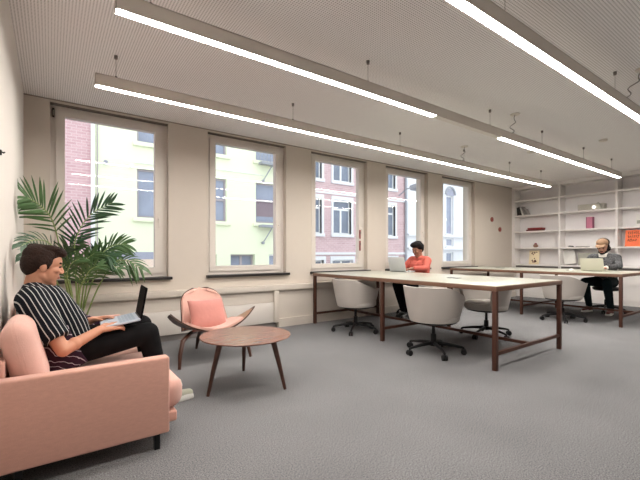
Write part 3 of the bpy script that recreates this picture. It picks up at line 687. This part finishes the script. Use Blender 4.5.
def person(root, J, st):
    g = {k: V(v) for k, v in J.items() if k not in ('hrot', 'hs')}
    hr = J['hrot']; hs = J.get('hs', 1.0); hc = g['head']
    def hp(x, y, z): return hc+hr @ (V((x, y, z))*hs)
    E_ = lambda c, r, mi=0, B=None: B.ell(hp(*c), tuple(x*hs for x in r), mi, hr)
    B = Blob(); sk = 0
    E_((-.012,0,.03), (.093,.074,.088), 0, B); E_((.028,0,-.032), (.058,.057,.083), 0, B); E_((.03,0,.03), (.06,.062,.06), 0, B)
    B.cap(hp(-.01,0,-.07), hp(.055,0,-.098), .046*hs, .025*hs); B.cap(hp(-.005,.04,-.06), hp(.045,.018,-.092), .022*hs, .018*hs); B.cap(hp(-.005,-.04,-.06), hp(.045,-.018,-.092), .022*hs, .018*hs)
    B.cap(hp(.080,0,.012), hp(.098,0,-.026), .009*hs, .012*hs); E_((.092,.012,-.032), (.011,.008,.008), 0, B); E_((.092,-.012,-.032), (.011,.008,.008), 0, B)
    E_((.0765,.03,.026), (.012,.020,.004), 3 if st.get('brow', True) else 0, B); E_((.0765,-.03,.026), (.012,.020,.004), 3 if st.get('brow', True) else 0, B)
    for s in (1, -1):
        E_((.0815,s*.031,.004), (.0075,.011,.005), 2, B); E_((-.008,s*.074,-.008), (.020,.010,.033), 0, B); E_((.056,s*.036,-.02), (.026,.022,.02), 0, B)
    E_((.084,0,-.060), (.0095,.024,.0045), 1, B); E_((.083,0,-.069), (.0095,.021,.005), 1, B)
    if st.get('beard'):
        E_((.05,0,-.092), (.045,.044,.03), 3, B); E_((.0,.056,-.06), (.03,.012,.04), 3, B); E_((.0,-.056,-.06), (.03,.012,.04), 3, B); E_((.03,.045,-.075), (.035,.018,.025), 3, B); E_((.03,-.045,-.075), (.035,.018,.025), 3, B); E_((.086,0,-.046), (.009,.026,.006), 3, B)
    B.cap(hp(-.025,0,-.05), g['neck'], .052*hs, .058)
    def torso(T, i, mi=0):
        for s in (1, -1):
            T.cap(g['pelvis']+V((0,s*.06,0)), g['waist']+V((0,s*.055,0)), .10+i, .096+i, mi); T.cap(g['waist']+V((0,s*.055,0)), g['chest']+V((0,s*.065,0)), .096+i, .108+i, mi)
            T.cap(g['chest']+V((0,s*.06,0)), g['sh'+'LR'[s < 0]]*.85+g['neck']*.15, .10+i, .058+i, mi)
            T.cap(g['neck']+V((0,0,-.02)), g['sh'+'LR'[s < 0]], .05+i*.6, .055+i*.6, mi)
    torso(B, -.012)
    for s in 'LR':
        B.cap(g['sh'+s], g['el'+s], .05, .037); B.cap(g['el'+s], g['wr'+s], .037, .025)
        mid = g['el'+s].lerp(g['wr'+s], .3); B.ell(mid, (.038,.038,.038))
        hand(B, g['wr'+s], J['hf'+s], J['hn'+s], 1 if s == 'R' else -1, st.get('curl', 24))
        B.cap(g['hip'+s], g['kn'+s], .078, .052); B.cap(g['kn'+s], g['an'+s], .052, .034); B.cap(g['an'+s], g['an'+s].lerp(g['toe'+s], .55)+V((0,0,-.02)), .030, .016)
    body = B.build('body', [st['skin'], st['lip'], K['eye'], st['hairm']], root, st.get('vox', .006), 2)
    # shirt
    T = Blob(); torso(T, st.get('loose', .012)); lo = st.get('loose', .012)
    for s in 'LR':
        a, b = g['sh'+s], g['el'+s]; T.ell(a, (.058+lo*.7,)*3); f = st['sleeve']
        if f <= 1: T.cap(a, a.lerp(b, f), .058+lo*.7, .052+lo*.8, 0, True); 
        else:
            T.cap(a, b, .064, .052); c = g['wr'+s]; T.cap(b, b.lerp(c, f-1), .052, .040, 0, True); T.ell(b.lerp(c,.15), (.05,.05,.05))
    T.build('shirt', [st['shirt']], root, .008, 4)
    # trousers
    T = Blob()
    for s in 'LR':
        sg = 1 if s == 'L' else -1
        T.cap(g['pelvis']+V((-.01,sg*.05,.0)), g['hip'+s], .116, .104); T.cap(g['hip'+s], g['kn'+s], .096, .070); T.cap(g['kn'+s], g['kn'+s].lerp(g['an'+s], .5), .070, .062)
        T.cap(g['kn'+s].lerp(g['an'+s], .45), g['kn'+s].lerp(g['an'+s], 1.0), .062, .048, 0, True)
    T.build('trousers', [st['trouser']], root, .008, 4)
    for s in 'LR':
        a, t = g['an'+s], g['toe'+s]; d = V((t.x-a.x, t.y-a.y, 0)).normalized(); T = Blob()
        hl = V((a.x, a.y, 0))-d*.035; z0 = min(a.z, t.z)-.02 if 'zs' not in J else J['zs'][0]
        z0 = t.z-.035
        T.cap(hl+V((0,0,z0+.045)), V((t.x,t.y,z0+.036)), .038, .030); T.cap(hl+d*.03+V((0,0,z0+.05)), V((a.x,a.y,a.z+.015)), .042, .042, 0, True); T.cap(V((a.x,a.y,a.z-.03)), V((a.x,a.y,0))+d*.11+V((0,0,z0+.045)), .044, .033)
        T.cap(hl+V((0,0,z0+.012)), V((t.x,t.y,z0+.012)), .036, .034, 1)
        for q in (-1, 1): T.cap(hl+d*.13+d.cross(V((0,0,1)))*q*.012+V((0,0,z0+.012)), V((t.x,t.y,z0+.012))+d.cross(V((0,0,1)))*q*.01, .034, .032, 1)
        T.build('shoe', [st['shoe'], st['sole']], root, .006, 2)
    return hp, hr
def hairblob(root, hp, hr, ells, m, name='hair', hs=1.0, vox=.006, sm=2):
    B = Blob()
    for c, r in ells: B.ell(hp(*c), tuple(x*hs for x in r), 0, hr)
    return B.build(name, [m], root, vox, sm)

# the man on the sofa (faces +x)
pm = thing('person', 'young man in a striped shirt sitting on the pink sofa with a laptop', 'person', (.1, 2.84, .36))
o = V((.1, 2.84, .36)); q = lambda x, y, z: V((x, y, z))-o
J = dict(pelvis=q(.10,2.85,.465), waist=q(.075,2.85,.60), chest=q(-.025,2.85,.725), neck=q(-.075,2.85,.845), head=q(-.03,2.85,.972), hs=1.0,
    hrot=(M.Rotation(R(6),3,'Z') @ M.Rotation(R(9),3,'Y')),
    shR=q(-.08,2.675,.765), elR=q(.06,2.555,.505), wrR=q(.25,2.675,.578), hfR=(.92,.25,.12), hnR=(-.2,-.45,.9),
    shL=q(-.08,3.025,.765), elL=q(.04,3.095,.525), wrL=q(.23,2.985,.592), hfL=(.92,-.25,.16), hnL=(-.2,.3,.9),
    hipR=q(.12,2.765,.455), knR=q(.535,2.735,.515), anR=q(.63,2.77,.10), toeR=q(.82,2.78,.035),
    hipL=q(.12,2.935,.455), knL=q(.535,2.955,.535), anL=q(.64,3.03,.10), toeL=q(.815,3.06,.035))
hp, hr = person(pm, J, dict(skin=K['skin'], lip=K['lip'], hairm=K['hair'], shirt=K['shirt'], sleeve=.78, trouser=K['trouser'], shoe=K['shoe'], sole=K['sole'], vox=.005, loose=.03))
hairblob(pm, hp, hr, [((-.022,0,.06),(.096,.080,.070)), ((-.062,0,.015),(.058,.076,.085)), ((-.06,0,-.03),(.036,.05,.034)), ((-.02,.06,.03),(.055,.026,.052)), ((-.02,-.06,.03),(.055,.026,.052)),
    ((.05,0,.092),(.052,.062,.034)), ((.078,.0,.085),(.028,.05,.024)), ((.012,.07,.01),(.012,.012,.03)), ((.012,-.07,.01),(.012,.012,.03)), ((.02,-.04,.108),(.06,.025,.022)), ((-.05,.03,.105),(.05,.03,.025))], K['hair'], vox=.005)

# the woman at the near table (local +x forward, root turned to face -x)
pw = thing('person', 'woman in a coral blouse with short black hair working at the near table', 'person', (5.04, 4.19, 0), R(183))
J = dict(pelvis=(-.03,0,.56), waist=(-.04,0,.69), chest=(-.03,0,.83), neck=(-.02,0,.985), head=(.03,.0,1.105), hs=.97,
    hrot=M.Rotation(R(18),3,'Y') @ M.Rotation(R(-6),3,'Z'),
    shL=(-.02,.165,.92), elL=(.10,.215,.80), wrL=(.30,.09,.80), hfL=(.95,-.2,-.08), hnL=(0,0,1),
    shR=(-.02,-.165,.92), elR=(.10,-.215,.80), wrR=(.30,-.09,.80), hfR=(.95,.2,-.08), hnR=(0,0,1),
    hipL=(.02,.085,.54), knL=(.46,.095,.55), anL=(.37,.075,.10), toeL=(.52,.08,.035),
    hipR=(.02,-.085,.54), knR=(.48,-.07,.54), anR=(.32,-.06,.10), toeR=(.47,-.06,.035))
hp, hr = person(pw, J, dict(skin=K['skin2'], lip=K['lip2'], hairm=K['hairb'], shirt=K['blouse'], sleeve=1.9, trouser=K['trouser'], shoe=K['shoe2'], sole=K['shoe2']))
hairblob(pw, hp, hr, [((-.025,0,.055),(.10,.098,.085)), ((.02,0,.095),(.085,.10,.055)), ((-.06,0,.01),(.058,.082,.085)), ((.055,.03,.095),(.04,.055,.035)), ((.05,-.035,.095),(.045,.055,.038)), ((-.03,.075,.05),(.06,.035,.055)), ((-.03,-.075,.05),(.06,.035,.055)), ((-.02,.0,.112),(.08,.08,.04))], K['hairb'], hs=.95)

# the man at the far table
pg = thing('person', 'bearded man in a tan cap and grey knit sitting by the shelving', 'person', (8.07, 2.49, 0), R(177))
J = dict(pelvis=(.03,0,.57), waist=(.04,0,.71), chest=(.09,0,.87), neck=(.11,0,1.03), head=(.155,.0,1.158), hs=1.06,
    hrot=M.Rotation(R(5),3,'Z') @ M.Rotation(R(20),3,'Y'),
    shL=(.10,.19,.965), elL=(.24,.27,.83), wrL=(.51,.17,.80), hfL=(.95,-.25,-.08), hnL=(0,0,1),
    shR=(.10,-.19,.965), elR=(.24,-.25,.83), wrR=(.52,-.03,.80), hfR=(.95,.2,-.08), hnR=(0,0,1),
    hipL=(.06,.095,.54), knL=(.46,.17,.55), anL=(.30,.17,.10), toeL=(.47,.19,.035),
    hipR=(.06,-.095,.54), knR=(.47,-.15,.55), anR=(.18,-.20,.10), toeR=(.34,-.22,.035))
hp, hr = person(pg, J, dict(skin=K['skin3'], lip=K['lip'], hairm=K['hairb'], shirt=K['knit'], sleeve=1.88, trouser=K['teal'], shoe=K['shoe3'], sole=K['sole'], beard=True))
hairblob(pg, hp, hr, [((-.055,0,-.01),(.055,.082,.075)), ((-.02,.07,-.005),(.04,.02,.05)), ((-.02,-.07,-.005),(.04,.02,.05)), ((-.075,.03,-.055),(.045,.06,.05))], K['hairb'], hs=1.06)
B = Blob(); B.ell(hp(.012,0,.075), (.088,.090,.075), 0, hr); B.ell(hp(.035,0,.09), (.070,.082,.055), 0, hr); B.ell(hp(-.042,0,.066), (.086,.097,.079), 1, hr)
c_ = B.build('cap', [K['capm'], K['hairb']], pg, .006, 3)
B = Blob(); B.ell(hp(.105,0,.058), (.078,.074,.011), 0, hr @ M.Rotation(R(14),3,'Y')); B.build('peak', [K['capm']], c_, .005, 1)
B = Blob(); ng = V(J['neck']); B.cap(ng+V((.0,0,-.035)), ng+V((.02,0,.03)), .084, .070, 0, True); B.ell(ng+V((.045,0,-.01)), (.05,.06,.03)); B.build('collar', [K['white']], pg, .006, 3)
B = Blob(); w_ = V(J['wrL']); e_ = V(J['elL']); B.cap(w_.lerp(e_,.0), w_.lerp(e_,.1), .036, .038, 0, True); B.build('cuff', [K['white']], pg, .005, 1)
B = Blob(); B.cap(w_.lerp(e_,.11), w_.lerp(e_,.2), .040, .042, 0, True); B.build('watch', [K['black']], pg, .005, 1)

# ------------------------------------------------------------------ the street outside
struct(MB().box(-14, 40, 5.1, 12.5, -2.3, -2.1).build('street', K['asphalt'], smooth=False))
YF = 12.5
def fwin(b, o, x0, x1, z0, z1, fr, pn, mull=0, trans=None, sill=None, surround=None, dep=.10, curtain=None):
    m = MB(); slabs(m, x0, x1, z0, z1, YF+dep, YF+dep+.06, [(x0+.06, x1-.06, z0+.06, z1-.06)]); f = None
    xs = [x0+(x1-x0)*(k+1)/(mull+1) for k in range(mull)]
    for x in xs: m.box(x-.045, x+.045, YF+dep, YF+dep+.06, z0+.06, (trans or z1)-.06 if trans else z1-.06)
    if trans: m.box(x0+.06, x1-.06, YF+dep-.01, YF+dep+.06, trans-.06, trans+.02)
    f = m.build('window', fr, b, o, smooth=False)
    MB().box(x0+.05, x1-.05, YF+dep+.03, YF+dep+.05, z0+.05, z1-.05).build('pane', pn, f, o, smooth=False)
    if curtain: MB().box(x0+.08, x1-.08, YF+dep+.028, YF+dep+.032, *curtain).build('curtain', K['curtain'], f, o, smooth=False)
    if sill: MB().box(x0-.12, x1+.12, YF-.09, YF+dep, z0-.13, z0, .01).build('window_sill', sill, b, o)
    if surround:
        m = MB(); slabs(m, x0-.10, x1+.10, z0, z1+.16, YF-.045, YF+dep, [(x0, x1, z0, z1)]); m.build('surround', surround, b, o, smooth=False)
def facade(name, label, x0, x1, top, m, wins, **kw):
    b = thing(name, label, 'building', (x0, YF, -2.1)); o = (x0, YF, -2.1)
    w = MB(); slabs(w, x0, x1, -2.1, top, YF, YF+.35, [v[:4] for v in wins]); w.build('facade_wall', m, b, o, smooth=False)
    MB().box(x0, x1, YF+.35, YF+6, -2.1, top).build('rear_mass', m, b, o, smooth=False)
    MB().box(x0, x1, YF-.25, YF+6, top, top+.3).build('roof', K['roof'], b, o, smooth=False)
    for v in wins: fwin(b, o, *v[:4], **(v[4] if len(v) > 4 else kw))
    return b, o
b, o = facade('brick_house', 'pink red brick house at the left edge of the first window', -9, .99, 9.5, K['brickp'], [(-3.2,-2.1,1.9,3.7), (-6,-4.9,1.9,3.7), (-3.2,-2.1,5,6.8)], fr=K['wframe'], pn=K['pane'], sill=K['stone'])
MB().tube([(.99, YF-.07, -2.1), (.99, YF-.07, 9.4)], .055, 12).build('downpipe', K['wframe'], b, o)
MB().tube([(1.10, YF-.04, -2.1), (1.10, YF-.04, 9.4)], .014, 8).build('cable_pipe', K['mauve'], b, o)
MB().lathe([(.02,-.1),(.07,-.06),(.07,.04),(.03,.07)], (.55, YF-.08, 4.85), 12).build('wall_lamp', K['lead'], b, o)
yb = dict(fr=K['mauve'], pn=K['panel'], trans=None, sill=K['render'])
cu = dict(yb, curtain=(2.25, 2.85))
b, o = facade('rendered_house', 'pale yellow green rendered house across the street', 1.0, 7.75, 9.3, K['render'],
    [(2.14,3.15,2.13,3.62,yb), (2.14,3.15,4.42,5.9,yb), (4.0,4.97,2.13,3.60,dict(yb, trans=2.9)), (4.0,4.97,4.42,5.9,yb), (6.08,7.1,2.15,3.62,dict(cu, trans=3.0, curtain=(2.4,2.95))), (6.08,7.1,4.42,5.9,yb),
     (5.12,6.05,-1.9,1.0,dict(yb, trans=None, mull=1, dep=.2, sill=None)), (4.1,4.62,-.6,1.0,yb), (6.62,7.4,-.6,1.0,dict(yb, fr=K['wframe'], trans=.55))])
MB().box(1.13, 3.9, YF-.04, YF, .86, 1.08).build('plinth_band', K['slate'], b, o, smooth=False)
MB().box(1.13, 3.9, YF-.03, YF, -2.1, .86).build('plinth', K['peach'], b, o, smooth=False)
for x, z in ((6.25, 4.05), (6.25, 1.78)):
    br = MB().box(x-.1, x+.9, YF-.35, YF-.09, z+.2, z+.29).tube([(x+.35, YF-.3, z+.2), (x+.1, YF-.06, z-.35)], .02, 8).tube([(x+.1, YF-.09, z-.36), (x+.1, YF, z-.36)], .05, 8)
    br.build('balcony_bracket', K['lead'], b, o)
for x, z in ((5.9+.25, 4.95), ): 
    m = MB()
    for k in range(7): m.tube([(6.1+k*.14, YF-.33, 4.34), (6.1+k*.14, YF-.33, 4.75)], .012, 6)
    m.tube([(6.08, YF-.33, 4.75), (7.1, YF-.33, 4.75)], .018, 6); m.build('balcony_rail', K['lead'], b, o)
for x, w_ in ((1.30, .11), (1.98, .10)): MB().obox((x, YF-.08, 3.66), (w_, .12, .13), M.Rotation(R(20),3,'Y'), .03).build('wall_lantern', K['lead' if x < 1.5 else 'stone'], b, o)
for x in (2.0, 4.2): MB().tube([(x, YF-.02, 3.78 if x < 3 else 3.9), (x+2.2, YF-.02, 3.78 if x < 3 else 3.9)], .012, 6).build('facade_cable', K['wframe'], b, o)
rb = dict(fr=K['wframe'], pn=K['pane'], mull=1, sill=K['stone'], surround=K['stone'])
W = []
for x in (8.05, 9.62, 11.3, 12.72):
    w_ = .98 if x < 12 else .62
    for z0, z1 in ((1.85, 3.28), (4.08, 5.4), (6.6, 8.0)): W.append((x, x+w_, z0, z1, dict(rb, trans=z1-.36 if z0 < 3 else None, mull=1 if w_ > .8 else 0)))
    W.append((x-.05, x+w_+.1, -.2, .76, dict(rb, sill=None)))
b, o = facade('brick_house', 'rose brick house with white framed windows across the street', 7.78, 14.1, 9.6, K['brickr'], W)
MB().box(7.78, 14.1, YF-.04, YF, 3.50, 3.58).build('string_course', K['stone'], b, o, smooth=False)
MB().box(7.78, 14.1, YF-.07, YF, .98, 1.08).build('plinth_course', K['stone'], b, o, smooth=False)
MB().tube([(14.02, YF-.08, -2.1), (14.02, YF-.08, 9.4)], .06, 10).build('downpipe', K['lead'], b, o)
wb = dict(fr=K['wframe'], pn=K['panel'], mull=0, sill=K['stone'])
b, o = facade('stone_house', 'white stone house with narrow arched windows beyond the rose brick one', 14.15, 30, 9.4, K['stone'], [(x, x+.62, 2.05, 4.15, wb) for x in (15.6, 17.3, 19.2, 21.5)]+[(x, x+.62, .0, 1.1, wb) for x in (15.6, 17.3, 19.2, 21.5)]+[(x, x+.62, 1.4, 1.85, dict(wb, dep=.06)) for x in (15.6, 17.3, 19.2)])
for x in (15.6, 17.3, 19.2, 21.5):
    m = MB(); pts = [(x+.31-.40*math.cos(R(a)), YF-.04, 4.2+.40*math.sin(R(a))) for a in range(0, 181, 15)]; m.tube(pts, .06, 8); m.build('window_arch', K['lead'], b, o)
    MB().box(x, x+.62, YF-.02, YF, 4.15, 4.5).build('arch_panel', K['slate'], b, o, smooth=False)
for z in (1.95, 1.28): MB().box(14.15, 30, YF-.14, YF, z-.06, z+.04).build('cornice', K['stone'], b, o, smooth=False)
sl = thing('street_lamp', 'grey street lamp on a wall bracket at the rose brick corner', 'street lamp', (13.6, YF, 3.9))
MB().tube([(0,0,-.1),(0,-.5,.15),(0,-1.0,.22)], .03, 8).build('arm', K['lead'], sl); MB().obox((0,-1.2,.18),(.42,.75,.24),M.Rotation(R(-8),3,'X'),.05).build('head', K['lead'], sl)

# ------------------------------------------------------------------ light, camera, view
w = bpy.data.worlds.new('overcast'); sc.world = w; w.use_nodes = True
nt = w.node_tree; bg = nt.nodes['Background']; bg.inputs['Color'].default_value = (.90,.95,1,1); bg.inputs['Strength'].default_value = 2.1
cam = bpy.data.cameras.new('camera'); cam.sensor_width = 36; cam.lens = 36*377/640; cam.shift_y = 13/640; cam.clip_start = .02; cam.clip_end = 200
co = bpy.data.objects.new('camera', cam); col.objects.link(co); co.location = (0, 0, 1.05); co.rotation_euler = (R(90), 0, -math.atan2(270, 377)); sc.camera = co
vs = sc.view_settings; vs.view_transform = 'Standard'; vs.look = 'None'; vs.gamma = 1; vs.use_curve_mapping = False; vs.exposure = .03
sc.cycles.max_bounces = 10; sc.cycles.diffuse_bounces = 6; sc.cycles.transparent_max_bounces = 12
